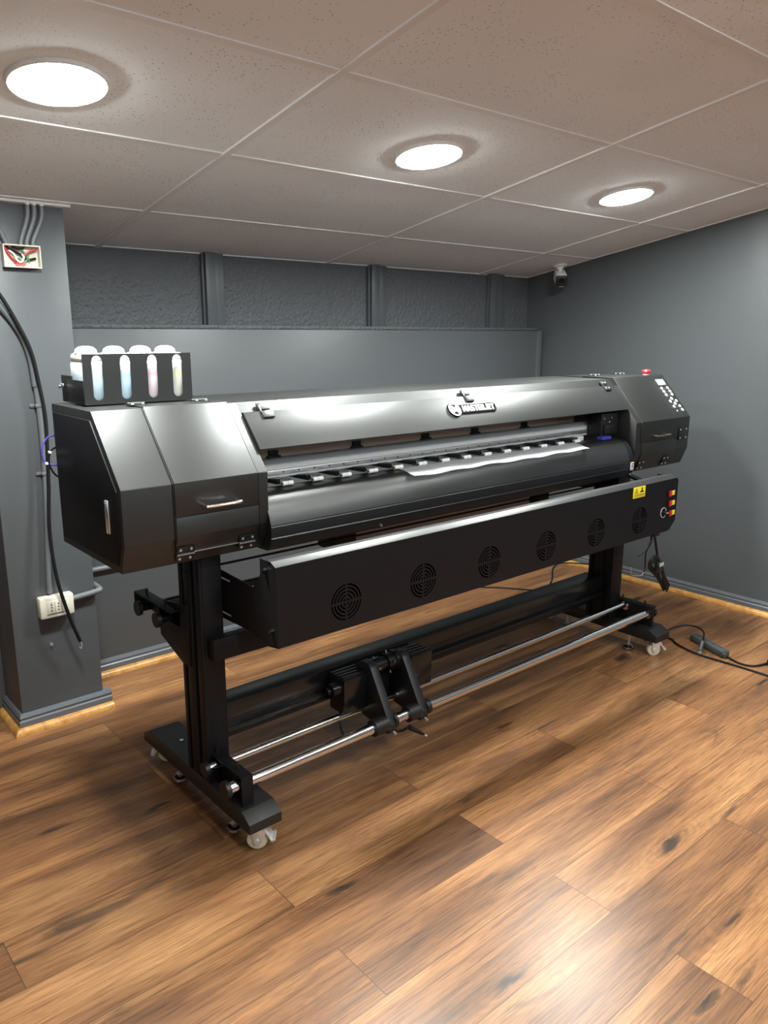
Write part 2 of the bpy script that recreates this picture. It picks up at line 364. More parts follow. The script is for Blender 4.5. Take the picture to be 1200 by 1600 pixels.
# ------------------------------------------------------------------ the wide format printer
PC = (2.15, 2.1, 0.0)
pr = empty('wide_format_printer', PC, 'long black wide format inkjet printer on a wheeled stand, on wood plank floor', 'printer')
def islands(bm):
    seen, out = set(), []
    for v in bm.verts:
        if v in seen: continue
        st, vs = [v], set()
        while st:
            a = st.pop()
            if a in vs: continue
            vs.add(a); st += [e.other_vert(a) for e in a.link_edges]
        seen |= vs; lo = [min(q.co[i] for q in vs) for i in range(3)]; hi = [max(q.co[i] for q in vs) for i in range(3)]
        out.append([lo, hi, vs])
    done = False
    while not done:                      # pieces whose boxes touch are one piece
        done = True
        for i in range(len(out)):
            for j in range(i+1, len(out)):
                A, C = out[i], out[j]
                if all(A[0][k] <= C[1][k]+1e-4 and C[0][k] <= A[1][k]+1e-4 for k in range(3)):
                    A[0] = [min(a, c) for a, c in zip(A[0], C[0])]; A[1] = [max(a, c) for a, c in zip(A[1], C[1])]; A[2] = A[2] | C[2]
                    out.pop(j); done = False; break
            if not done: break
    return [o[2] for o in out]
def part(name, bm, m, parent=pr, split=False, **kw):
    if split:
        bm.verts.index_update(); groups = [{v.index for v in g} for g in islands(bm)]; r = None
        for g in groups:
            t = bm.copy(); bmesh.ops.delete(t, geom=[v for v in t.verts if v.index not in g], context='VERTS')
            r = obj(name, t, m, parent, **kw)
        bm.free(); return r
    return obj(name, bm, m, parent, **kw)

XL0, XL1, XR0, XR1 = 0.75, 1.182, 3.092, 3.556
YF, YT, YK, ZT, ZS, ZK, ZB = 1.873, 2.032, 2.331, 1.292, 1.107, 0.960, 0.881
SN = Vector((0, -0.7602, 0.6498)); SU = Vector((0, 0.6498, 0.7602))
def S(x, f, o=0.0): return Vector((x, YF+(YT-YF)*f, ZS+(ZT-ZS)*f)) + SN*o
def syz(f, o=0.0): v = S(0, f, o); return (v.y, v.z)
PROF = [(YK, ZB), (1.902, ZB), (YF, ZK), (YF, ZS), (YT, ZT), (YK, ZT)]
def smx(x, f, o): # local frame on the sloping face
    p = S(x, f, o); return Matrix(((1, 0, 0, p.x), (0, SU.y, SN.y, p.y), (0, SU.z, SN.z, p.z), (0, 0, 0, 1)))
SL = 0.2447
# cabinets at both ends
cabL = part('end_cabinet', prism(B(), PROF, XL0, XL1, 'x', 0.0025), 'coat')
cabR = part('end_cabinet', prism(B(), PROF, XR0, XR1, 'x', 0.0025), 'coat')
def lid(x0, x1, yb, cab, name):
    t = 0.004
    outer = [(yb, ZT+t), (YT-0.0013, ZT+t), (YF-t, ZS+0.0016), (YF-t, 1.0185)]
    inner = [(YF+0.001, 1.0185), (YF+0.001, ZS), (YT, ZT-0.001), (yb, ZT-0.001)]
    return part(name, prism(B(), outer+inner, x0, x1, 'x', 0.0012), 'coat')
def flap(x0, x1):
    t = 0.004
    pts = [(YF-t, 1.0145), (YF-t, ZK), (1.8905-t, 0.913), (1.8905+0.001, 0.913), (YF+0.001, ZK), (YF+0.001, 1.0145)]
    return part('lower_flap', prism(B(), pts, x0, x1, 'x', 0.0012), 'coat')
lidL = lid(0.893, 1.147, 2.10, cabL, 'cabinet_lid'); flapL = flap(0.893, 1.147)
lidR = lid(3.130, 3.548, 2.20, cabR, 'cabinet_lid'); flapR = flap(3.142, 3.44)
# dark joints round lids
bm = B()
for x in (0.889, 1.149): prism(bm, [syz(1.0, 0.0006), syz(0, 0.0006), syz(0, -0.002), syz(1, -0.002)], x-0.0012, x+0.0012); box(bm, x-0.0015, x+0.0015, YF-0.0006, YF+0.002, 0.915, ZS)
part('joint', bm, 'seam', cabL, split=True)
# pull handles
def pull(x0, x1, z, m, parent, y=YF-0.004):
    tube_ = tube(B(), [(x0, y, z), (x0, y-0.02, z), (x0+0.008, y-0.028, z), (x1-0.008, y-0.028, z), (x1, y-0.02, z), (x1, y, z)], 0.0045, 10, 5)
    part('handle', tube_, m, parent)
pull(0.972, 1.075, 1.040, 'chrome', lidL); pull(3.225, 3.335, 1.041, 'chromed', lidR)
# butterfly hinges under the flaps, on lids and hood
def hinge(mx, m='plastic', parent=pr, wd=0.052, h=0.046, screws=True, bar=True):
    bm = box(B(), -wd/2, wd/2, -h/2, -0.003, 0, 0.003, 0.0008, mx=mx); box(bm, -wd/2, wd/2, 0.003, h/2, 0, 0.003, 0.0008, mx=mx)
    cyl(bm, mx @ Vector((-wd/2, 0, 0.003)), mx @ Vector((wd/2, 0, 0.003)), 0.0035, 10)
    hg = part('hinge', bm, m, parent)
    if screws:
        s_ = B()
        for a in (-wd*0.3, wd*0.3):
            for b2 in (-h*0.31, h*0.31): lathe(s_, [(0.0042, 0.0), (0.0038, 0.0018), (0.002, 0.0026), (0.0, 0.0028)], 10, mx @ Matrix.Translation((a, b2, 0.003)))
        if bar: cyl(s_, mx @ Vector((-wd*0.5, 0, 0.0058)), mx @ Vector((wd*0.5, 0, 0.0058)), 0.0014, 6)
        part('screw', s_, 'steel', hg, split=True)
def front(x, z, y=YF-0.0045):
    a = math.atan2(1.8905-YF, ZK-0.913); return Matrix.Translation((x, y, z)) @ Matrix.Rotation(R(90)+a, 4, 'X')
for x in (0.921, 1.112): hinge(front(x, 0.911, 1.886), parent=flapL)
for x in (3.165, 3.375): hinge(front(x, 0.911, 1.886), parent=flapR, bar=False)
for x in (0.905, 1.10): hinge(Matrix.Translation((x, 2.104, ZT+0.003)), parent=lidL, wd=0.05, h=0.04)
for x in (3.24, 3.45): hinge(Matrix.Translation((x, 2.204, ZT+0.003)), parent=lidR, wd=0.05, h=0.04)
part('joint', box(B(), 0.905, 1.135, 1.884, 1.889, 0.9105, 0.9125), 'steel', flapL, split=True)
# left end panel with its vent and flush pull
pin = [(2.313, 0.902), (1.915, 0.902), (1.893, 0.965), (1.893, 1.100), (2.036, 1.268), (2.313, 1.268)]
ep = part('side_panel', prism(B(), pin, XL0-0.004, XL0+0.001, 'x', 0.0015), 'coatd')
bm = B()
for i in range(13):
    for j_ in range(13):
        yy, zz = 2.205-0.0165*i+(0.008 if j_ % 2 else 0), 1.150-0.0115*j_
        if math.hypot((yy-2.10)/0.115, (zz-1.083)/0.078) < 1: cyl(bm, (XL0-0.0046, yy, zz), (XL0-0.0030, yy, zz), 0.0017, 6)
part('vent', bm, 'seam', ep)
bm = box(B(), XL0-0.009, XL0-0.003, 1.944, 1.966, 0.981, 1.070, 0.003)
hd = part('handle', bm, 'steel', ep)
part('grip', box(B(), XL0-0.014, XL0-0.008, 1.9455, 1.9515, 0.984, 1.067, 0.002), 'chrome', hd)
# middle top cover and hood
bm = B()
prism(bm, [syz(0.845), (YT, ZT), (YK, ZT), (YK, 1.00), (YK-0.004, 1.00), (YK-0.004, ZT-0.004), (YT+0.002, ZT-0.005), syz(0.845, -0.004)], XL1-0.001, XR0+0.04, 'x', 0.0)
part('top_cover', bm, 'coat')
bm = prism(B(), [syz(0.290, 0.008), syz(0.827, 0.008), syz(0.827, -0.004), syz(0.335, -0.004), (syz(0.335, -0.004)[0]+0.02, syz(0.335, -0.004)[1]-0.004), (syz(0.310)[0]+0.02, syz(0.31)[1]-0.006)], XL1+0.003, XR0-0.004, 'x', 0.0008)
hood = part('hood_lid', bm, 'coat')
for x in (1.258, 2.132, 3.02):
    mh = smx(x, 0.832, 0.004); bm = box(B(), -0.021, 0.019, 0.004, 0.027, 0, 0.006, 0.0008, mx=mh); box(bm, -0.017, 0.023, -0.026, -0.003, 0, 0.009, 0.0008, mx=mh); box(bm, -0.019, -0.012, -0.012, 0.020, 0, 0.007, 0.0008, mx=mh)
    hg = part('hinge', bm, 'coat', hood)
    if x > 3:
        for a in (-0.010, 0.011):
            for b2 in (-0.015, 0.016): part('screw', lathe(B(), [(0.0048, 0), (0.004, 0.002), (0, 0.003)], 10, mh @ Matrix.Translation((a, b2, 0.0085 if b2 < 0 else 0.0055))), 'steel', hg)
# badge on the hood
bc = (2.028, 0.595)
mx = smx(bc[0], bc[1], 0.008)
bd = part('badge', lathe(B(), [(0, 0.0045), (0.0285, 0.0045), (0.030, 0.003), (0.030, 0)], 40, mx), 'seam', hood)
part('ring', lathe(B(), [(0.0220, 0.0040), (0.0220, 0.0062), (0.0278, 0.0062), (0.0278, 0.0040)], 40, mx), 'silver', bd)
GL = dict(
    M=([(0, 0), (0, 6), (1.5, 6), (2.6, 3.1), (3.7, 6), (5.2, 6), (5.2, 0), (3.9, 0), (3.9, 3.3), (3.0, 1.1), (2.2, 1.1), (1.3, 3.3), (1.3, 0)], []),
    A=([(0, 0), (1.7, 6), (3.3, 6), (5, 0), (3.6, 0), (3.25, 1.3), (1.75, 1.3), (1.4, 0)], [[(2.0, 2.4), (3.0, 2.4), (2.5, 4.5)]]),
    S=([(0, 0), (0, 1.3), (2.9, 1.3), (2.9, 2.4), (0.6, 2.4), (0, 3.0), (0, 5.4), (0.6, 6), (4, 6), (4, 4.7), (1.3, 4.7), (1.3, 3.6), (3.5, 3.6), (4.2, 3.0), (4.2, 0.6), (3.6, 0)], []),
    T=([(0, 4.7), (0, 6), (4.2, 6), (4.2, 4.7), (2.8, 4.7), (2.8, 0), (1.4, 0), (1.4, 4.7)], []),
    E=([(0, 0), (0, 6), (3.8, 6), (3.8, 4.8), (1.35, 4.8), (1.35, 3.6), (3.4, 3.6), (3.4, 2.4), (1.35, 2.4), (1.35, 1.2), (3.8, 1.2), (3.8, 0)], []),
    R=([(0, 0), (0, 6), (3.4, 6), (4.2, 5.2), (4.2, 3.2), (3.5, 2.4), (4.4, 0), (2.9, 0), (2.1, 2.2), (1.35, 2.2), (1.35, 0)], [[(1.35, 3.4), (1.35, 4.8), (2.9, 4.8), (2.9, 3.4)]]),
    J=([(0, 1.8), (0, 0.6), (0.6, 0), (3.2, 0), (3.9, 0.7), (3.9, 6), (2.5, 6), (2.5, 1.3), (1.3, 1.3), (1.3, 1.8)], []))
SK = 0.16
def glyph(ch, x0, y0, u, v, th, m4):
    o_, hs_ = GL[ch]; f = lambda P: [(x0+(a+b*SK)*u, y0+b*v) for a, b in P]
    return plate2d(f(o_), [f(h) for h in hs_], th, m4)
part('monogram', glyph('M', -0.0195, -0.0155, 0.0064, 0.0052, 0.002, mx @ Matrix.Translation((0, 0, 0.0057))), 'silver', bd)
m2 = smx(2.062, 0.595, 0.008)
u = 0.00402; xx = 0.004; word = 'MASTERJET'
hw, hh, c_ = 0.1735, 0.0178, 0.006
pts = [(-0.012, -hh), (hw+0.004, -hh), (hw+0.010, -hh+c_), (hw+0.014, hh-c_), (hw+0.010, hh), (0.0, hh)]
part('lettering_backing', plate2d(pts, [], 0.0045, m2 @ Matrix.Translation((0, 0, 0.00225))), 'seam', bd)
for ch in word:
    part('letter', glyph(ch, xx, -0.0128, u, 0.00425, 0.0020, m2 @ Matrix.Translation((0, 0, 0.0053))), 'silver', bd)
    xx += (max(p[0] for p in GL[ch][0])+0.42)*u
LEND = xx

# carriage beam, rail and cable tray inside the opening
bm = prism(B(), [(2.03, 1.052), (2.03, 1.060), (2.036, 1.060), (2.036, 1.076), (2.03, 1.077), (2.03, 1.089), (2.034, 1.0895), (2.034, 1.091), (2.03, 1.0915), (2.058, 1.1065), (2.075, 1.1065), (2.10, 1.100), (2.10, 1.052)], XL1, 3.06, 'x')
beam = part('carriage_beam', bm, 'alu')
rail = part('guide_rail', box(B(), XL1, 2.935, 2.0255, 2.037, 1.0605, 1.0755, 0.001), 'steel', beam)
bm = B()
for i in range(29): cyl(bm, (1.215+0.06*i, 2.0252, 1.068), (1.215+0.06*i, 2.03, 1.068), 0.0028, 8)
part('screw_hole', bm, 'seam', rail, split=True)
bm = prism(B(), [(2.205, 1.066), (2.205, 1.078), (2.212, 1.079), (2.212, 1.083), (2.205, 1.084), (2.205, 1.112), (2.26, 1.118), (2.30, 1.118), (2.30, 1.066)], XL1, XR0, 'x')
tray = part('cable_tray', bm, 'alub')
for x in (1.412, 1.77, 2.118, 2.401, 2.72):
    part('clip', box(box(B(), x-0.018, x+0.018, 2.195, 2.206, 1.090, 1.108, 0.002), x-0.026, x+0.026, 2.19, 2.206, 1.080, 1.091, 0.002), 'plastic', tray)
# print carriage parked at the right
bm = box(B(), 2.945, 3.075, 1.955, 2.029, 1.050, 1.152, 0.006); box(bm, 2.960, 3.04, 1.945, 1.957, 1.062, 1.10, 0.003)
car = part('print_carriage', bm, 'plastic')
part('blue_cap', box(B(), 2.915, 2.985, 1.925, 1.954, 1.040, 1.054, 0.003), 'blue', car)
bm = B()
for x, z in ((2.965, 1.128), (3.02, 1.13), (3.005, 1.112), (3.03, 1.068)): box(bm, x-0.004, x+0.004, 1.9525, 1.956, z-0.003, z+0.003, 0.001)
part('screw', bm, 'steel', car, split=True)
part('bracket', box(B(), 2.845, 2.885, 2.0, 2.03, 1.035, 1.055, 0.002), 'clear', beam)
# platen and curved front apron
AP = [(2.04, 1.018), (1.985, 1.036), (1.945, 1.0405), (1.918, 1.036), (1.895, 1.022), (1.877, 1.000), (1.864, 0.974), (1.8575, 0.950), (1.8590, 0.948), (1.8560, 0.945), (1.8565, 0.915), (1.858, 0.913), (1.8565, 0.910), (1.866, 0.882), (1.88, 0.872), (1.93, 0.870), (1.96, 0.88), (2.03, 0.99)]
ap = part('platen', prism(B(), AP, XL1-0.004, 3.062, 'x'), 'platen', angle=20)
bm = prism(B(), [(p[0]-0.001 if p[0] < 1.9 else p[0], p[1]) for p in AP[2:16]] + [(1.96, 0.90)], 3.034, 3.064, 'x')
ebr = part('end_bracket', bm, 'coatd', ap)
tg = part('tag', box(B(), 3.037, 3.061, 1.853, 1.8555, 0.905, 0.940, 0.0008), 'white', ebr)
bm = B()
for z in (0.9325, 0.919, 0.912): cyl(bm, (1.2 if z < 0 else 3.049, 1.8532, z), (3.049, 1.8522, z), 0.0045 if z > 0.93 else 0.003, 10)
part('screw', B() and cyl(cyl(B(), (3.049, 1.866, 0.886), (3.049, 1.858, 0.886), 0.004, 10), (1.60, 1.872, 0.884), (1.60, 1.860, 0.884), 0.0035, 10), 'steel', ap, split=True)
cyl(bm, (3.049, 1.8532, 0.9255), (3.049, 1.8522, 0.9255), 0.0015, 6)
bm.free()
part('print', box(box(B(), 3.040, 3.058, 1.8522, 1.8534, 0.930, 0.937), 3.045, 3.053, 1.8522, 1.8534, 0.911, 0.9135), 'pink', tg)
part('print', box(box(B(), 3.045, 3.053, 1.8522, 1.8534, 0.9175, 0.926), 3.047, 3.055, 1.8522, 1.8534, 0.908, 0.910), 'ink', tg)
# pinch rollers
for i in range(14):
    x = 1.298+0.1125*i; bm = B()
    prism(bm, [(1.955, 1.048), (1.960, 1.0605), (1.985, 1.0590), (2.045, 1.0520), (2.045, 1.044), (1.975, 1.044)], x-0.020, x+0.020, 'x', 0.001)
    prism(bm, [(1.962, 1.044), (1.972, 1.0585), (2.045, 1.0515), (2.10, 1.046), (2.11, 1.040), (2.0, 1.042)], x-0.023, x-0.020, 'x')
    prism(bm, [(1.962, 1.044), (1.972, 1.0585), (2.045, 1.0515), (2.10, 1.046), (2.11, 1.040), (2.0, 1.042)], x+0.020, x+0.023, 'x')
    cyl(bm, (x-0.022, 1.948, 1.0475), (x+0.022, 1.948, 1.0475), 0.003, 8)
    arm = part('pinch_roller_arm', bm, 'plastic')
    bm = cyl(B(), (x-0.0185, 1.948, 1.0485), (x-0.0008, 1.948, 1.0485), 0.0072, 12); cyl(bm, (x+0.0008, 1.948, 1.0485), (x+0.0185, 1.948, 1.0485), 0.0072, 12)
    part('roller', bm, 'white', arm)
# control panel on the right lid
part('display', box(B(), -0.033, 0.033, -0.017, 0.017, 0, 0.0025, 0.001, mx=smx(3.487, 0.83, 0.004)), 'lcd', lidR)
for x, f in ((3.462, .69), (3.516, .69), (3.464, .61), (3.518, .61), (3.465, .53), (3.518, .53), (3.490, .435), (3.464, .375), (3.518, .375), (3.492, .315), (3.466, .25), (3.518, .25), (3.520, .16)):
    part('push_button', lathe(B(), [(0.0082, 0), (0.0078, 0.002), (0.005, 0.003), (0, 0.0033)], 14, smx(x, f, 0.004)), 'white', lidR)
part('indicator', lathe(B(), [(0.004, 0), (0.003, 0.002), (0, 0.0025)], 10, smx(3.470, .15, 0.004)), 'white', lidR)
es = part('emergency_stop', cyl(B(), (3.50, 2.09, ZT), (3.50, 2.09, ZT+0.016), 0.013, 20), 'red', cabR)
part('button_head', lathe(B(), [(0.013, 0.012), (0.021, 0.015), (0.022, 0.021), (0.018, 0.027), (0, 0.030)], 24, Matrix.Translation((3.50, 2.09, ZT))), 'red', es)
part('collar', cyl(B(), (3.50, 2.09, ZT), (3.50, 2.09, ZT+0.006), 0.017, 20), 'white', es)
lt = part('latch_plate', box(B(), 3.455, 3.525, YF-0.008, YF-0.003, 1.002, 1.060, 0.001), 'coat', lidR)
bm = B()
for x in (3.464, 3.516):
    for z in (1.011, 1.051): box(bm, x-0.005, x+0.005, YF-0.0095, YF-0.007, z-0.004, z+0.004, 0.001)
part('screw', bm, 'steel', lt, split=True)
# tubing loops behind the left cabinet
part('ink_hose', tube(B(), [(0.76, 2.336, 1.20), (0.735, 2.345, 1.192), (0.716, 2.345, 1.160), (0.722, 2.345, 1.122), (0.76, 2.336, 1.108)], 0.0028, 8), 'violet', cabL)
hs = part('ink_hose', tube(B(), [(0.76, 2.335, 1.168), (0.738, 2.342, 1.150), (0.733, 2.342, 1.115), (0.745, 2.342, 1.085), (0.762, 2.335, 1.07)], 0.0028, 8), 'rubber', cabL)
part('zip_tie', box(box(B(), 0.733, 0.741, 2.337, 2.347, 1.146, 1.153, 0.001), 0.721, 0.729, 2.339, 2.349, 1.114, 1.121, 0.001), 'white', hs, split=True)
# box and ribs hanging below the head
part('rear_duct', box(B(), 1.66, 2.66, 2.10, 2.20, 0.70, 0.884, 0.004), 'duct')  # brown base colour stands in for the floor's warm reflection
bm = box(B(), 1.56, 1.655, 2.06, 2.16, 0.76, 0.884, 0.003); box(bm, 2.665, 2.74, 2.06, 2.16, 0.76, 0.884, 0.003); box(bm, 3.0, 3.15, 2.06, 2.16, 0.80, 0.884, 0.003)
part('support_rib', bm, 'coatd', split=True)
# ------- stand
FT = 0.138
def foot(x0, x1):
    return part('stand_foot', prism(B(), [(2.452, 0.083), (2.452, 0.112), (2.405, FT), (1.785, FT), (1.742, 0.114), (1.742, 0.083)], x0, x1, 'x', 0.0015), 'coatf')
fL = foot(1.003, 1.113); fR = foot(3.189, 3.303)
for fo, xc in ((fL, 1.058), (fR, 3.246)):
    part('bolt', cyl(B(), (xc, 2.27, FT), (xc, 2.27, FT+0.003), 0.007, 12), 'steel', fo, split=True)
def leg(x0, x1):
    bm = box(B(), x0+0.008, x1, 1.978, 2.108, FT-0.002, ZB+0.005, 0.003)
    for a, b2 in ((1.976, 2.010), (2.032, 2.078), (2.092, 2.110)): box(bm, x0, x0+0.012, a, b2, FT-0.002, ZB+0.005, 0.0015)
    return part('stand_leg', bm, 'coatd')
lL = leg(1.003, 1.078); lR = leg(3.150, 3.238)
bm = box(box(B(), 1.078, 3.150, 2.03, 2.12, 0.235, 0.352, 0.003), 1.078, 3.150, 2.015, 2.035, 0.250, 0.276, 0.002)
part('cross_beam', bm, 'gloss')
part('front_beam', box(B(), 1.020, 3.23, 1.935, 1.975, 0.548, 0.616, 0.002), 'coatd')
# casters and levelling feet
def caster(x, y, parent, ang):
    c = part('caster', cyl(box(B(), x-0.026, x+0.026, y-0.026, y+0.026, 0.079, 0.084, 0.002), (x, y, 0.066), (x, y, 0.080), 0.016, 18), 'chromed', parent)
    W = Matrix.Translation((x, y, 0)) @ Matrix.Rotation(R(ang), 4, 'Z')           # local x is the rolling direction
    xw = -0.008
    bm = B()
    for sy in (-1, 1):
        t = B(); prism(t, [(-0.022, 0.072), (0.020, 0.072), (0.016, 0.045), (xw+0.012, 0.026), (xw, 0.021), (xw-0.012, 0.026)], sy*0.0170, sy*0.0195, 'y', 0.0006)
        bmesh.ops.transform(t, matrix=W, verts=t.verts); merge(bm, t)
    box(bm, -0.022, 0.020, -0.0195, 0.0195, 0.069, 0.073, 0.001, mx=W)
    cyl(bm, W @ Vector((xw, -0.023, 0.031)), W @ Vector((xw, 0.023, 0.031)), 0.0075, 14)
    part('fork', bm, 'zinc', c)
    bm = lathe(B(), [(0.008, -0.0135), (0.022, -0.0135), (0.029, -0.011), (0.031, -0.007), (0.031, 0.007), (0.029, 0.011), (0.022, 0.0135), (0.008, 0.0135)], 28, W @ Matrix.Translation((xw, 0, 0.031)) @ Matrix.Rotation(R(90), 4, 'X'))
    part('wheel', bm, 'wheel', c)
    mx = W @ Matrix.Translation((0.026, 0, 0.052)) @ Matrix.Rotation(R(62), 4, 'Y')
    bm = box(B(), -0.026, 0.024, -0.023, 0.023, -0.002, 0.002, 0.001, mx=mx)
    for q in (-0.022, -0.013, -0.004): box(bm, q-0.002, q+0.002, -0.021, 0.021, 0.001, 0.0055, 0.001, mx=mx)
    box(bm, 0.017, 0.024, -0.023, 0.023, -0.002, 0.012, 0.001, mx=mx)
    part('brake_pedal', bm, 'zinc', c)
for fo, xc in ((fL, 1.058), (fR, 3.246)):
    caster(xc, 1.778, fo, -38); caster(xc, 2.41, fo, 150)
    xc = 1.043 if xc < 2 else 3.222
    for yy in (1.903, 2.265):
        lv = part('levelling_foot', cyl(lathe(B(), [(0, 0.012), (0.010, 0.016), (0.013, 0.020), (0.008, 0.024), (0, 0.024)], 18, Matrix.Translation((xc, yy, 0.004))), (xc, yy, 0.02), (xc, yy, 0.084), 0.0055, 12), 'steel', fo)
        part('pad', lathe(B(), [(0, 0), (0.024, 0), (0.027, 0.004), (0.025, 0.012), (0.014, 0.018), (0, 0.018)], 24, Matrix.Translation((xc, yy, 0.0005))), 'chromed', lv)
# take-up rods and their brackets on the feet
RF, RR_ = (1.827, 0.198), (1.947, 0.209)
def rodbracket(xp, sgn, parent):
    x0, x1 = sorted((xp, xp-sgn*0.004)); hol = []
    for (cy, cz) in (RF, RR_): hol.append([(cy+0.0215*math.cos(2*math.pi*i/20), cz-0.004+0.0215*math.sin(2*math.pi*i/20)) for i in range(20)])
    outer = [(1.800, FT), (1.800, 0.232), (2.112, 0.232), (2.112, FT)]
    bm = plate2d(outer, hol, 0.004, YZ(xp))
    a, b2 = sorted((xp+0.002*sgn, xp+sgn*0.036))
    box(bm, a, b2, 1.800, 2.112, 0.229, 0.233, 0.001); box(bm, a, b2-0.02*(sgn > 0), 1.800, 1.804, FT, 0.232, 0.001)
    br = part('rod_bracket', bm, 'coatd', parent)
    s_ = B()
    for yy in (1.852, 1.972):
        cyl(s_, (xp+sgn*0.018, yy, 0.232), (xp+sgn*0.018, yy, 0.246), 0.0032, 8); cyl(s_, (xp+sgn*0.018, yy, 0.244), (xp+sgn*0.018, yy, 0.250), 0.0055, 8)
    part('thumb_screw', s_, 'plastic', br, split=True)
rodbracket(1.052, -1, fL); rodbracket(3.235, 1, fR)
for (yy, zz), r_ in ((RF, 0.0185), (RR_, 0.0135)):
    rd = part('take_up_rod', cyl(B(), (0.985, yy, zz), (3.268, yy, zz), r_, 28), 'chrome')
    bm = cyl(cyl(B(), (0.972, yy, zz), (0.986, yy, zz), r_+0.009, 24), (3.267, yy, zz), (3.280, yy, zz), r_+0.009, 24)
    part('end_cap', bm, 'plastic', rd, split=True)
# take-up motor units on the rods
tu = part('take_up_unit', B() and box(B(), 1.488, 1.600, 1.920, 2.005, 0.223, 0.352, 0.006), 'gloss')
part('motor_housing', box(B(), 1.797, 1.902, 1.920, 2.005, 0.222, 0.354, 0.006), 'gloss', tu)
bm = B()
for x0 in (1.488, 1.797):
    for q in range(4): box(bm, x0+0.001, x0+0.106, 1.926+0.020*q, 1.938+0.020*q, 0.350, 0.3575, 0.002)
part('cooling_rib', bm, 'gloss', tu, split=True)
bm = cyl(cyl(B(), (1.455, 1.955, 0.312), (1.490, 1.955, 0.312), 0.024, 20), (1.440, 1.955, 0.312), (1.457, 1.955, 0.312), 0.012, 14)
cyl(cyl(bm, (1.900, 1.955, 0.316), (1.915, 1.955, 0.316), 0.018, 16), (1.914, 1.955, 0.316), (1.921, 1.955, 0.316), 0.008, 10)
part('motor_end', bm, 'gloss', tu, split=True)
for xa, xb in ((1.590, 1.622), (1.738, 1.772)):
    bm = prism(B(), [(1.802, 0.196), (1.805, 0.168), (1.822, 0.160), (1.850, 0.166), (1.975, 0.190), (1.985, 0.36), (1.955, 0.385), (1.918, 0.384), (1.904, 0.372)], xa, xb, 'x', 0.003)
    ar = part('clamp_arm', bm, 'plastic', tu)
    part('screw', cyl(cyl(B(), ((xa+xb)/2, 1.801, 0.172), ((xa+xb)/2, 1.790, 0.168), 0.005, 10), (xb, 1.95, 0.27), (xb+0.003, 1.95, 0.27), 0.006, 10), 'steel', tu, split=True)
bm = B()
for xa, xb, rr in ((1.535, 1.592, 0.029), (1.620, 1.632, 0.027), (1.690, 1.740, 0.029), (1.770, 1.790, 0.027)): cyl(bm, (xa, RF[0], RF[1]), (xb, RF[0], RF[1]), rr, 24)
part('rod_collar', bm, 'plastic', tu, split=True)
bm = B()
for xa, xb, rr in ((1.622, 1.662, 0.030), (1.660, 1.690, 0.024), (1.688, 1.722, 0.032), (1.720, 1.740, 0.036)): cyl(bm, (xa, 1.945, 0.352), (xb, 1.945, 0.352), rr, 28)
part('drive_coupling', bm, 'gloss', tu)
bm = B()
for a in (20, 110, 200, 290): cyl(bm, (1.705, 1.945, 0.352), (1.705, 1.945-0.041*math.cos(R(a)), 0.352+0.041*math.sin(R(a))), 0.005, 8); cyl(bm, (1.640, 1.945, 0.352), (1.640, 1.945-0.034*math.cos(R(a-15)), 0.352+0.034*math.sin(R(a-15))), 0.0045, 8)
part('set_screw', bm, 'chromed', tu, split=True)
part('gear_plate', box(B(), 1.622, 1.738, 1.972, 1.985, 0.195, 0.33, 0.003), 'coatd', tu)
cb = part('signal_cable', tube(B(), [(1.625, 1.86, 0.165), (1.655, 1.83, 0.145), (1.675, 1.805, 0.162), (1.685, 1.80, 0.172)], 0.0042, 8), 'rubber', tu)
part('jack_plug', cyl(cyl(B(), (1.683, 1.803, 0.160), (1.725, 1.785, 0.130), 0.0085, 14, 0.0065), (1.725, 1.785, 0.130), (1.737, 1.780, 0.121), 0.0035, 10), 'rubber', cb)
part('plug_tip', cyl(B(), (1.733, 1.7815, 0.124), (1.741, 1.778, 0.118), 0.0042, 10), 'steel', cb)
part('signal_cable', tube(B(), [(1.49, 1.95, 0.225), (1.478, 1.93, 0.19), (1.482, 1.92, 0.155), (1.50, 1.93, 0.13)], 0.004, 8), 'rubber', tu)
# ------- dryer panel with six fans
YP = 1.700
fans = [(1.327, 0.730), (1.636, 0.730), (1.947, 0.731), (2.259, 0.732), (2.573, 0.731), (2.885, 0.731)]
def arcslot(c, r, w_, a0, a1, n=7):
    pts = [(c[0]+(r+w_/2)*math.cos(a0+(a1-a0)*i/n), c[1]+(r+w_/2)*math.sin(a0+(a1-a0)*i/n)) for i in range(n+1)]
    return pts + [(c[0]+(r-w_/2)*math.cos(a1-(a1-a0)*i/n), c[1]+(r-w_/2)*math.sin(a1-(a1-a0)*i/n)) for i in range(n+1)]
holes = []
for c in fans:
    for r_ in (0.0095, 0.0205, 0.0315, 0.0425, 0.0530):
        g = 0.0032/r_
        for q in range(4): holes.append(arcslot(c, r_, 0.0058, q*math.pi/2+g, (q+1)*math.pi/2-g))
outer = [(1.090, 0.648), (3.118, 0.648), (3.135, 0.654), (3.172, 0.684), (3.176, 0.694), (3.176, 0.868), (3.165, 0.880), (1.088, 0.880)]
dp = part('dryer_panel', plate2d(outer, holes, 0.003, XZ(YP)), 'coatd', angle=20)
bm = prism(B(), [(YP-0.0015, 0.8785), (YP+0.024, 0.8910), (YP+0.046, 0.8915), (YP+0.046, 0.8885), (YP+0.024, 0.8880), (YP+0.0015, 0.8765)], 1.088, 3.166, 'x', 0.0004)
part('top_edge', bm, 'coat', dp)
part('bottom_edge', prism(B(), [(YP-0.0015, 0.648), (YP+0.045, 0.640), (YP+0.045, 0.643), (YP+0.0015, 0.651)], 1.090, 3.118, 'x'), 'coatd', dp)
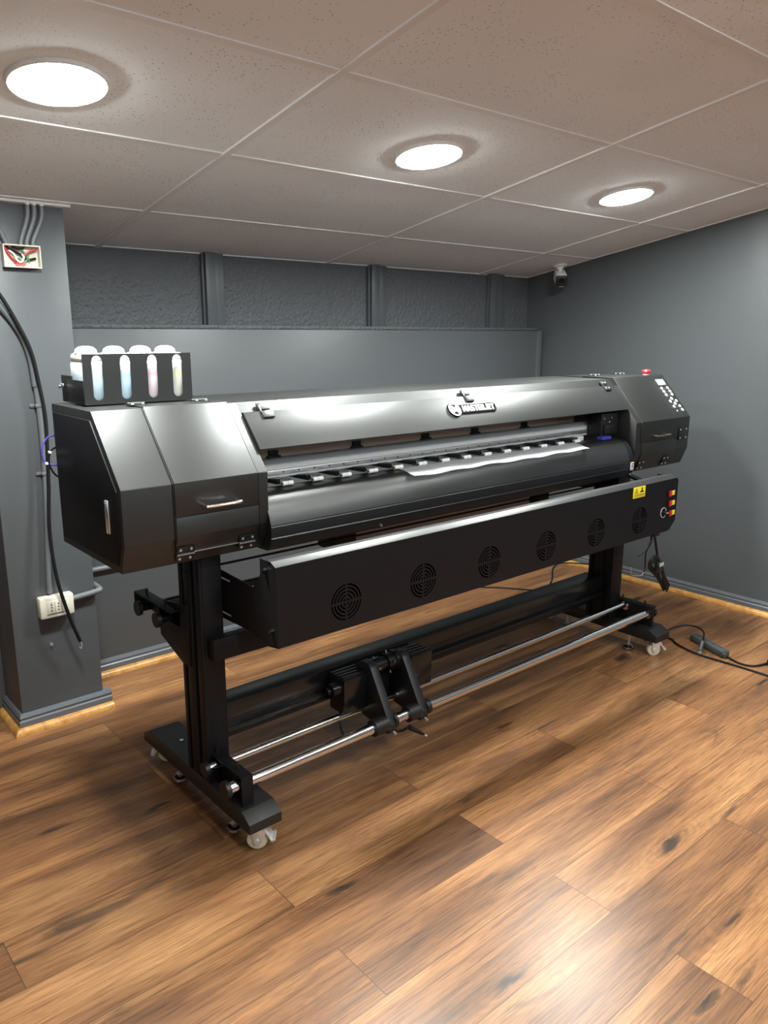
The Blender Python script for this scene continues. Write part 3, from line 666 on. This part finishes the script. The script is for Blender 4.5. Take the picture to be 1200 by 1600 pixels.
for (cx, cz) in fans:
    fn = part('fan', plate2d([(cx+0.064*sx, cz+0.064*sz) for sx, sz in ((-1, -1), (1, -1), (1, 1), (-1, 1))], [[(cx+0.058*math.cos(2*math.pi*i/24), cz+0.058*math.sin(2*math.pi*i/24)) for i in range(24)]], 0.028, XZ(YP+0.0165)), 'seam', dp)
    bm = box(cyl(B(), (cx, YP+0.008, cz), (cx, YP+0.028, cz), 0.02, 20), cx-0.064, cx+0.064, YP+0.029, YP+0.031, cz-0.064, cz+0.064)
    for q in range(7): box(bm, 0.018, 0.056, -0.010, 0.010, -0.001, 0.001, mx=Matrix.Translation((cx, YP+0.018, cz)) @ Matrix.Rotation(q*2*math.pi/7, 4, 'Y') @ Matrix.Rotation(R(55), 4, 'X'))
    part('impeller', bm, 'seam', fn)
def dryplate(x):
    pts = [(2.02, 0.650), (1.85, 0.656), (1.748, 0.640), (1.702, 0.648), (1.702, 0.876), (1.724, 0.889), (1.782, 0.889), (1.782, 0.842), (1.822, 0.794), (2.02, 0.803)]
    slots = [[(2.008, 0.781), (2.008, 0.775), (1.952, 0.775), (1.952, 0.781)], [(2.008, 0.673), (2.008, 0.667), (1.952, 0.667), (1.952, 0.673)]]
    b_ = part('side_bracket', plate2d(pts, slots, 0.003, YZ(x)), 'coatd', dp)
    s_ = B()
    for yy, zz in ((1.752, 0.860), (1.725, 0.690)):
        cyl(s_, (x-0.010, yy, zz), (x+0.004, yy, zz), 0.008, 6); cyl(s_, (x-0.016, yy, zz), (x-0.008, yy, zz), 0.004, 10)
    part('bolt', s_, 'steel' if False else 'gloss', b_, split=True)
dryplate(1.0915); dryplate(3.143)
part('shaft', cyl(B(), (1.0, 2.06, 0.80), (3.1, 2.06, 0.80), 0.004, 8), 'coatd')
# label, switches and knob
lb = part('warning_label', box(B(), 2.818, 2.908, YP-0.0028, YP-0.0012, 0.832, 0.878, 0.0005), 'label', dp)
yl = YP-0.0031
bm = prism(B(), [(2.8270, 0.852), (2.8550, 0.852), (2.8410, 0.873)], yl, YP-0.0026, 'y'); 
part('print', bm, 'ink', lb)
part('print', prism(B(), [(2.8320, 0.8545), (2.8500, 0.8545), (2.8410, 0.868)], yl-0.0003, YP-0.0026, 'y'), 'label', lb)
bm = box(B(), 2.840, 2.842, yl-0.0006, YP-0.0026, 0.8585, 0.865); box(bm, 2.840, 2.842, yl-0.0006, YP-0.0026, 0.8555, 0.8575)
prism(bm, [(2.866, 0.853), (2.896, 0.853), (2.896, 0.856), (2.885, 0.862), (2.887, 0.870), (2.881, 0.875), (2.876, 0.868), (2.879, 0.862), (2.868, 0.857)], yl, YP-0.0026, 'y')
for i in range(9): box(bm, 2.826+0.0085*i, 2.831+0.0085*i+0.001*(i % 3), yl, YP-0.0026, 0.8425, 0.8465); box(bm, 2.826+0.0085*i, 2.832+0.0085*i, yl, YP-0.0026, 0.8365, 0.839)
part('print', bm, 'ink', lb)
for x, z in ((3.121, 0.818), (3.128, 0.773), (3.135, 0.728)):
    sw = part('rocker_switch', box(B(), x-0.030, x+0.030, YP-0.005, YP-0.001, z-0.014, z+0.014, 0.001), 'seam', dp)
    part('rocker', prism(B(), [(x-0.026, YP-0.004), (x-0.026, YP-0.014), (x-0.001, YP-0.008), (x-0.001, YP-0.004)], z-0.0125, z+0.0125, 'z', 0.0008), 'red', sw)
    part('rocker', prism(B(), [(x+0.001, YP-0.004), (x+0.001, YP-0.008), (x+0.024, YP-0.007), (x+0.024, YP-0.004)], z-0.0105, z+0.0105, 'z', 0.0008), 'yellow', sw)
kx, kz = 3.066, 0.738; kmx = Matrix.Translation((kx, YP-0.0015, kz)) @ Matrix.Rotation(R(90), 4, 'X')
kb = part('dial', lathe(B(), [(0, 0.003), (0.021, 0.003), (0.0225, 0)], 28, kmx), 'seam', dp)
part('dial_ring', lathe(B(), [(0.020, 0.003), (0.0205, 0.0042), (0.0225, 0.0042), (0.023, 0.002)], 28, kmx), 'silver', kb)
part('knob', lathe(B(), [(0.012, 0.003), (0.011, 0.016), (0.009, 0.018), (0, 0.018)], 20, kmx), 'plastic', kb)
part('pointer', box(B(), kx-0.001, kx+0.014, YP-0.021, YP-0.019, kz-0.0015, kz+0.0015), 'silver', kb)
# cables hanging from the dryer panel
Q = 1.75
part('cable_gland', box(B(), 3.062, 3.105, Q-0.025, Q+0.02, 0.622, 0.648, 0.003), 'plastic', dp)
part('hanging_cable', tube(B(), [(3.077, Q, 0.63), (3.075, Q, 0.60), (3.04, Q, 0.565), (2.985, Q, 0.545)], 0.0038, 8), 'rubber', dp)
hc = part('hanging_cable', tube(B(), [(3.082, Q, 0.63), (3.080, Q, 0.59), (3.062, Q+0.01, 0.54), (3.066, Q+0.01, 0.48), (3.058, Q+0.01, 0.455)], 0.0036, 8), 'rubber', dp)
part('bare_wire', tube(B(), [(3.058, Q+0.01, 0.455), (3.03, Q+0.005, 0.447), (2.985, Q, 0.455), (2.94, Q, 0.470), (2.935, Q, 0.505)], 0.0013, 6), 'wirepk', hc)
part('hanging_cable', tube(B(), [(3.098, Q, 0.635), (3.125, Q, 0.57), (3.150, Q, 0.50), (3.170, Q, 0.43), (3.20, Q, 0.385)], 0.0052, 8), 'rubber', dp)
pc = part('coiled_cord', B() and (lambda bm: bm)(
    [tube(bm0, [(3.228+0.006*q, Q-0.004*q, 0.335+0.004*q), (3.165+0.005*q, Q, 0.405), (3.085+0.004*q, Q, 0.470+0.004*q), (3.070+0.004*q, Q-0.01, 0.512-0.006*q), (3.105+0.003*q, Q-0.015, 0.528-0.009*q), (3.150+0.004*q, Q-0.012, 0.492-0.003*q), (3.185+0.005*q, Q-0.01, 0.420), (3.240+0.006*q, Q-0.01, 0.330+0.008*q)], 0.0045, 8) for bm0 in [B()] for q in range(4)][-1]), 'rubber', dp)
part('plug', box(B(), 3.112, 3.150, Q-0.03, Q-0.005, 0.452, 0.497, 0.006), 'plastic', pc)
bm = B()
for x in (3.120, 3.132, 3.144): cyl(bm, (x, Q-0.032, 0.494), (x-0.004, Q-0.034, 0.478), 0.0024, 8)
part('plug_pin', bm, 'steel', pc, split=True)
# hose beside the right leg and diagonal strut
part('drain_hose', cyl(B(), (3.331, 2.06, 0.385), (3.338, 2.06, 0.60), 0.006, 12), 'white')
part('strut', tube(B(), [(3.085, 1.93, 0.885), (3.13, 1.84, 0.845), (3.14, 1.79, 0.83)], 0.012, 6, 2), 'coatd')
part('signal_cable', tube(B(), [(3.17, 1.95, 0.885), (3.175, 1.94, 0.85), (3.17, 1.93, 0.80)], 0.003, 6), 'rubber')
# rear feed rack
def rearrack(xs, sgn, parent):
    x0, x1 = sorted((xs, xs+sgn*0.006))
    bm = prism(B(), [(2.05, 0.70), (2.245, 0.665), (2.245, 0.548), (2.10, 0.50), (2.05, 0.50)], x0, x1, 'x', 0.001)
    a, b2 = sorted((xs, xs+sgn*0.038))
    box(bm, a, b2, 2.10, 2.36, 0.665, 0.670, 0.001); box(bm, a, b2, 2.355, 2.36, 0.60, 0.668, 0.001); box(bm, *sorted((xs+sgn*0.002, xs+sgn*0.006)), 2.10, 2.36, 0.612, 0.668, 0.001)
    rk = part('feed_bracket', bm, 'coatd', parent)
    s_ = B()
    for yy in (2.17, 2.30): cyl(s_, (xs+sgn*0.02, yy, 0.668), (xs+sgn*0.02, yy, 0.685), 0.0035, 8); cyl(s_, (xs+sgn*0.02, yy, 0.683), (xs+sgn*0.02, yy, 0.690), 0.006, 8)
    part('thumb_screw', s_, 'plastic', rk, split=True)
rearrack(1.003, -1, lL); rearrack(3.238, 1, lR)
for yy in (2.16, 2.295):
    rd = part('feed_rod', cyl(B(), (0.955, yy, 0.632), (3.28, yy, 0.632), 0.0135, 24), 'gloss')
    part('end_cap', cyl(cyl(B(), (0.944, yy, 0.632), (0.956, yy, 0.632), 0.024, 24), (3.28, yy, 0.632), (3.292, yy, 0.632), 0.024, 24), 'plastic', rd, split=True)
# ------- ink rack on the left cabinet
IY = 2.16
slx = [0.825, 0.905, 0.985, 1.062]
def slot(cx): 
    pts = []
    for i in range(9): a = math.pi*i/8; pts.append((cx+0.0148*math.cos(a), 1.4145+0.0148*math.sin(a)))
    for i in range(9): a = math.pi+math.pi*i/8; pts.append((cx+0.0148*math.cos(a), 1.3225+0.0148*math.sin(a)))
    return pts
bm = plate2d([(0.785, 1.296), (1.106, 1.296), (1.106, 1.434), (0.785, 1.434)], [slot(c) for c in slx], 0.003, XZ(IY))
box(bm, 0.7835, 0.7865, IY, IY+0.125, 1.2965, 1.362, 0.0005); box(bm, 1.1045, 1.1075, IY, IY+0.125, 1.2965, 1.362, 0.0005)
box(bm, 0.785, 1.106, IY, IY+0.125, 1.2965, 1.3005); box(bm, 0.785, 1.106, IY+0.123, IY+0.126, 1.2965, 1.362, 0.0005)
box(bm, 0.784, 0.7865, IY+0.085, IY+0.17, 1.2965, 1.372, 0.0005)
rack = part('ink_rack', bm, 'coat')
part('wing_nut', box(box(cyl(B(), (0.780, IY+0.145, 1.342), (0.768, IY+0.145, 1.342), 0.004, 8), 0.770, 0.774, IY+0.122, IY+0.145, 1.342, 1.350, 0.001), 0.770, 0.774, IY+0.142, IY+0.162, 1.334, 1.342, 0.001), 'steel', rack)

# ------------------------------------------------------------------ ink bottles standing in the rack
inks = [('pale grey ink, far left of the four in the black rack', (0.56, 0.66, 0.69), (0.52, 0.66, 0.74)), ('pale blue ink, second from the left in the black rack', (0.42, 0.66, 0.80), (0.52, 0.68, 0.80)),
        ('pink ink, third from the left in the black rack', (0.86, 0.52, 0.64), (0.80, 0.68, 0.72)), ('yellow ink, rightmost in the black rack', (0.84, 0.80, 0.45), (0.74, 0.74, 0.66))]
for cx, (lb_, c1, c2) in zip(slx, inks):
    t = empty('ink_bottle', (cx, IY+0.062, 1.3006), 'white translucent bottle of ' + lb_, 'ink bottle', 'ink bottles on the printer')
    bm = box(B(), -0.034, 0.034, -0.056, 0.056, 0.0, 0.112, 0.010)
    box(bm, -0.032, 0.032, -0.050, 0.054, 0.106, 0.134, 0.010)
    obj('body', bm, bottle_mat('ink_bottle_plastic', c1, c2, 0.50), t, local=True, angle=60)
    bm = lathe(B(), [(0.027, 0.126), (0.0305, 0.132), (0.0305, 0.137), (0.028, 0.1445), (0.020, 0.1505), (0.010, 0.153), (0, 0.1535)], 28, Matrix.Translation((0, 0.012, 0)))
    obj('cap', bm, 'white', t, local=True)

# ------------------------------------------------------------------ paper on the platen
t = B(); nx, ny = 60, 8; g = []
ppath = [(2.02, 1.0295), (1.985, 1.0375), (1.945, 1.0420), (1.918, 1.0382), (1.903, 1.0325), (1.892, 1.029), (1.880, 1.0265), (1.870, 1.0245)]
for i in range(nx+1):
    x = 1.735+(2.745-1.735)*i/nx; rowv = []
    for j_, (yy, zz) in enumerate(ppath):
        sk = 0.03*j_/7 if i == 0 else 0
        rowv.append(t.verts.new((x+sk, yy-0.004*math.sin(i*0.21)*(j_/7), zz+0.0012+0.0022*(j_/7)*math.sin(i*0.55+1)+0.0015*(j_/7))))
    g.append(rowv)
for i in range(nx):
    for j_ in range(len(ppath)-1): t.faces.new((g[i][j_], g[i+1][j_], g[i+1][j_+1], g[i][j_+1]))
bmesh.ops.solidify(t, geom=t.faces[:], thickness=0.0004)
tag(obj('paper_sheet', t, 'paper'), 'long white sheet of paper lying under the pinch rollers on the black platen', 'paper')

# ------------------------------------------------------------------ things on the pillar
PF = PY
# open junction box
jb = empty('junction_box', (0.889, PF, 1.703), 'open cream junction box full of loose coloured wires, high on the grey pillar', 'junction box')
bm = plate2d([(0.829, 1.704), (0.951, 1.704), (0.951, 1.779), (0.829, 1.779)], [[(0.833, 1.708), (0.947, 1.708), (0.947, 1.775), (0.833, 1.775)]], 0.03, XZ(PF-0.015))
box(bm, 0.830, 0.950, PF-0.003, PF-0.0005, 1.705, 1.778)
obj('box', bm, 'cream', jb)
wires = [('red', [(0.84, 1.772), (0.852, 1.745), (0.872, 1.722), (0.89, 1.715), (0.905, 1.722)], 0.0045), ('rubber', [(0.845, 1.771), (0.87, 1.757), (0.895, 1.745), (0.905, 1.735)], 0.005),
         ('green', [(0.885, 1.772), (0.905, 1.748), (0.912, 1.735), (0.895, 1.725), (0.882, 1.738)], 0.004), ('white', [(0.87, 1.735), (0.885, 1.722), (0.897, 1.738), (0.892, 1.750)], 0.005),
         ('red', [(0.898, 1.745), (0.915, 1.758), (0.935, 1.765), (0.94, 1.768)], 0.0045), ('rubber', [(0.90, 1.728), (0.92, 1.733), (0.938, 1.738)], 0.0055), ('pink', [(0.872, 1.715), (0.888, 1.712), (0.902, 1.722)], 0.006),
         ('white', [(0.852, 1.760), (0.866, 1.748), (0.872, 1.732)], 0.0045), ('rubber', [(0.862, 1.772), (0.884, 1.766), (0.90, 1.77)], 0.005), ('green', [(0.915, 1.748), (0.907, 1.738), (0.915, 1.728)], 0.0035)]
for i, (c, p, r_) in enumerate(wires):
    obj('wire', tube(B(), [(a, PF-0.008-0.002*(i % 5)-0.004*math.sin(j_), b2) for j_, (a, b2) in enumerate(p)], r_*0.75, 8), c, jb)
for i, (xt, xb) in enumerate(((0.925, 0.892), (0.947, 0.911), (0.972, 0.932))):
    o = obj('conduit_pipe', tube(B(), [(xb, PF-0.012, 1.7795), (xb+0.004, PF-0.012, 1.80), (xt-0.004, PF-0.012, 1.87), (xt, PF-0.012, zc(PF)-0.004)], 0.0085, 12), 'conduit')
    tag(o, ['leftmost', 'middle', 'rightmost'][i] + ' of three grey conduits rising from the open junction box to the ceiling', 'conduit', 'conduits above the junction box')
    obj('bare_end', cyl(B(), (xt, PF-0.012, zc(PF)-0.014), (xt, PF-0.012, zc(PF)-0.003), 0.0089, 12), 'white', o)
tag(obj('conduit_pipe', tube(B(), [(0.846, PF-0.012, 1.7795), (0.838, PF-0.012, 1.80), (0.82, PF-0.012, 1.84), (0.79, PF-0.012, 1.89)], 0.0085, 12), 'conduit'), 'grey conduit slanting left from the corner of the junction box to the frame edge', 'conduit')
cp = obj('conduit_pipe', tube(B(), [(0.755, PF-0.013, 1.64), (0.80, PF-0.013, 1.582), (0.842, PF-0.013, 1.525), (0.872, PF-0.013, 1.466), (0.890, PF-0.013, 1.395), (0.897, PF-0.013, 1.30)], 0.0125, 14), 'conduit')
tag(cp, 'long grey painted conduit curving down the pillar to the socket', 'conduit')
obj('lower_tube', tube(B(), [(0.897, PF-0.013, 1.315), (0.901, PF-0.013, 1.20), (0.902, PF-0.013, 1.10), (0.898, PF-0.013, 0.94), (0.889, PF-0.013, 0.77), (0.878, PF-0.013, 0.60), (0.876, PF-0.013, 0.53)], 0.0095, 14), 'conduit', cp)
for z in (1.232, 0.985): obj('clip', box(box(B(), 0.887, 0.913, PF-0.0245, PF-0.0005, z-0.006, z+0.006, 0.003), 0.872, 0.890, PF-0.007, PF-0.0005, z-0.006, z+0.006, 0.002), 'conduit', cp)
bc_ = obj('loose_cable', tube(B(), [(0.745, PF-0.036, 1.68), (0.80, PF-0.036, 1.615), (0.853, PF-0.035, 1.510), (0.886, PF-0.036, 1.420), (0.903, PF-0.036, 1.30), (0.912, PF-0.038, 1.20), (0.909, PF-0.040, 1.10), (0.900, PF-0.042, 0.944), (0.886, PF-0.050, 0.778), (0.890, PF-0.068, 0.604), (0.921, PF-0.070, 0.445), (0.957, PF-0.06, 0.330)], 0.0068, 10), 'rubber')
tag(bc_, 'thick black cable hanging down the pillar in front of the socket, bare end', 'cable')
obj('bare_wire', tube(B(), [(0.957, PF-0.06, 0.332), (0.962, PF-0.06, 0.315), (0.958, PF-0.06, 0.30), (0.952, PF-0.06, 0.308)], 0.0016, 6), 'steel', bc_)
# surface socket
so = empty('wall_socket', (0.888, PF, 0.443), 'cream surface-mounted triple socket low on the grey pillar', 'socket')
sx = 0.828
obj('housing', box(B(), sx, sx+0.126, PF-0.042, PF-0.0005, 0.440, 0.522, 0.007), 'cream', so)
ins = obj('insert', box(B(), sx+0.026, sx+0.106, PF-0.0445, PF-0.040, 0.458, 0.506, 0.002), 'cream', so)
bm = B()
for x in (sx+0.041, sx+0.066, sx+0.091):
    for z in (0.470, 0.482, 0.494): cyl(bm, (x, PF-0.0452, z), (x, PF-0.043, z), 0.0026, 10)
obj('pin_hole', bm, 'seam', ins)
bm = B()
for x in (sx+0.054, sx+0.079): box(bm, x-0.0006, x+0.0006, PF-0.0448, PF-0.044, 0.459, 0.505)
box(bm, sx+0.022, sx+0.085, PF-0.0428, PF-0.0415, 0.4535, 0.4555)
obj('groove', bm, 'base', so)
tag(obj('conduit_pipe', tube(B(), [(sx+0.124, PF-0.018, 0.492), (0.99, PF-0.018, 0.495), (1.03, PF-0.020, 0.499), (1.062, PF-0.018, 0.504), (1.068, PF+0.012, 0.505), (1.068, PF+0.08, 0.505), (1.068, PF+0.24, 0.500), (1.09, YB-0.016, 0.498), (1.16, YB-0.014, 0.494), (1.7, YB-0.014, 0.494), (2.6, YB-0.014, 0.492)], 0.0115, 12), 'conduit'), 'grey conduit leaving the right side of the socket and running along the back wall', 'conduit')
tag(obj('wall_nail', cyl(cyl(B(), (0.866, PF, 0.328), (0.866, PF-0.010, 0.326), 0.0022, 8), (0.866, PF-0.010, 0.326), (0.866, PF-0.012, 0.326), 0.006, 10), 'steel'), 'small screw head sticking out of the pillar below the socket', 'screw')

# ------------------------------------------------------------------ security camera at the ceiling corner
cy = 3.10; cxx = 4.105; cz0 = zc(cy)
ca = empty('security_camera', (cxx, cy, cz0), 'small bullet security camera with white mount in the far ceiling corner', 'security camera')
ct = Matrix.Translation((cxx, cy, cz0)) @ Matrix.Rotation(-CA, 4, 'X')
mb = obj('mount', lathe(B(), [(0, -0.0005), (0.044, -0.0005), (0.044, -0.009), (0.036, -0.014), (0.024, -0.016), (0.022, -0.026), (0, -0.026)], 28, ct), 'white', ca)
obj('joint', lathe(B(), [(0.014, -0.022), (0.012, -0.042), (0.017, -0.048), (0, -0.050)], 20, ct), 'white', ca)
hx = Matrix.Translation((cxx-0.005, cy-0.015, cz0-0.080)) @ Matrix.Rotation(YAW*-1+R(-4), 4, 'Z') @ Matrix.Rotation(R(20), 4, 'X')
obj('body', box(B(), -0.034, 0.034, -0.050, 0.075, -0.034, 0.036, 0.012, mx=hx), 'white', ca)
fc = obj('face', box(B(), -0.034, 0.034, -0.062, -0.045, -0.034, 0.032, 0.009, mx=hx), 'plastic', ca)
obj('lens', lathe(B(), [(0, 0.0), (0.012, 0.0), (0.016, 0.003), (0.017, 0.0)], 20, hx @ Matrix.Translation((0, -0.0625, 0.002)) @ Matrix.Rotation(R(90), 4, 'X')), 'gloss', fc)
obj('status_light', box(B(), -0.010, 0.018, -0.050, -0.040, -0.038, -0.033, mx=hx), 'white', ca)

# ------------------------------------------------------------------ floor cords
a, b_ = Vector((3.565, 1.748, 0)), Vector((3.475, 1.548, 0)); d = (b_-a); ang = math.atan2(d.y, d.x)
ps = empty('power_strip', ((a+b_)/2), 'dark grey power strip lying on the floor by the right caster', 'power strip')
ps.location.z = 0
bm = box(B(), -0.115, 0.115, -0.024, 0.024, 0.0005, 0.034, 0.008)
pb = obj('body', bm, 'strip', ps, local=True)
bm = cyl(B(), (0.105, 0.010, 0.0), (0.105, 0.010, 0.030), 0.016, 18)
obj('end_cap', box(bm, 0.098, 0.128, -0.018, 0.0, 0.004, 0.026, 0.006), 'strip', ps, local=True)
bm = B()
for x in (-0.07, -0.02, 0.03, 0.075):
    for yy in (-0.007, 0.007): cyl(bm, (x, yy, 0.0335), (x, yy, 0.0345), 0.0028, 8)
obj('pin_hole', bm, 'seam', ps, local=True)
ps.rotation_euler = (0, 0, ang)
ld = tube(B(), [(3.470, 1.540, 0.012), (3.462, 1.50, 0.006), (3.450, 1.465, 0.006), (3.458, 1.42, 0.006), (3.50, 1.392, 0.006), (3.60, 1.372, 0.006), (3.72, 1.37, 0.006)], 0.0046, 8)
bmesh.ops.transform(ld, matrix=Matrix.Rotation(-ang, 4, 'Z') @ Matrix.Translation(-ps.location), verts=ld.verts)
obj('cord', ld, 'rubber', ps, local=True)
k1 = obj('floor_cable', tube(B(), [(3.36, 1.90, 0.006), (3.41, 1.86, 0.03), (3.475, 1.832, 0.055), (3.540, 1.800, 0.068), (3.572, 1.748, 0.070), (3.545, 1.695, 0.066), (3.498, 1.668, 0.058), (3.463, 1.655, 0.046)], 0.0045, 8), 'rubber')
tag(k1, 'black cord arching from the printer foot over the power strip, ending in a plug', 'cord')
pg = obj('plug', tube(B(), [(3.466, 1.656, 0.048), (3.447, 1.651, 0.030), (3.432, 1.648, 0.014)], 0.0095, 12, 4), 'strip', k1)
bm = B()
for q in (-0.007, 0, 0.007): cyl(bm, (3.434+q*0.4, 1.648+q, 0.013), (3.418+q*0.4, 1.643+q, 0.004), 0.0022, 8)
obj('plug_pin', bm, 'steel', pg)
tag(obj('floor_cable', tube(B(), [(3.40, 2.02, 0.006), (3.478, 1.845, 0.006), (3.445, 1.78, 0.006), (3.424, 1.735, 0.006), (3.402, 1.649, 0.006), (3.405, 1.549, 0.006), (3.412, 1.432, 0.006), (3.414, 1.317, 0.006), (3.41, 1.15, 0.006), (3.44, 0.95, 0.006)], 0.0048, 8), 'rubber'), 'long black cord running over the floor in front of the power strip', 'cord')
pl = empty('mains_plug', (3.535, 1.335, 0), 'black mains plug and adaptor lying on the floor at the right frame edge', 'plug')
obj('body', box(lathe(B(), [(0, 0.0005), (0.021, 0.0005), (0.023, 0.008), (0.022, 0.022), (0.015, 0.032), (0, 0.034)], 20), -0.014, 0.035, 0.006, 0.04, 0.004, 0.036, 0.008), 'rubber', pl, local=True)
tag(obj('floor_cable', tube(B(), [(3.28, 3.10, 0.005), (3.36, 2.98, 0.005), (3.455, 2.88, 0.005), (3.60, 2.64, 0.005), (3.50, 2.55, 0.005), (3.40, 2.62, 0.005), (3.30, 2.72, 0.005)], 0.0045, 8), 'rubber'), 'thin black cable lying on the floor between printer legs and back wall', 'cable')
tag(obj('floor_cable', tube(B(), [(3.62, 2.70, 0.005), (3.80, 2.80, 0.005), (3.98, 2.93, 0.01), (4.08, 2.95, 0.02), (4.14, 2.86, 0.03), (4.15, 2.78, 0.04)], 0.0045, 8), 'rubber'), 'black cable looping on the floor near the right corner behind the printer leg', 'cable')
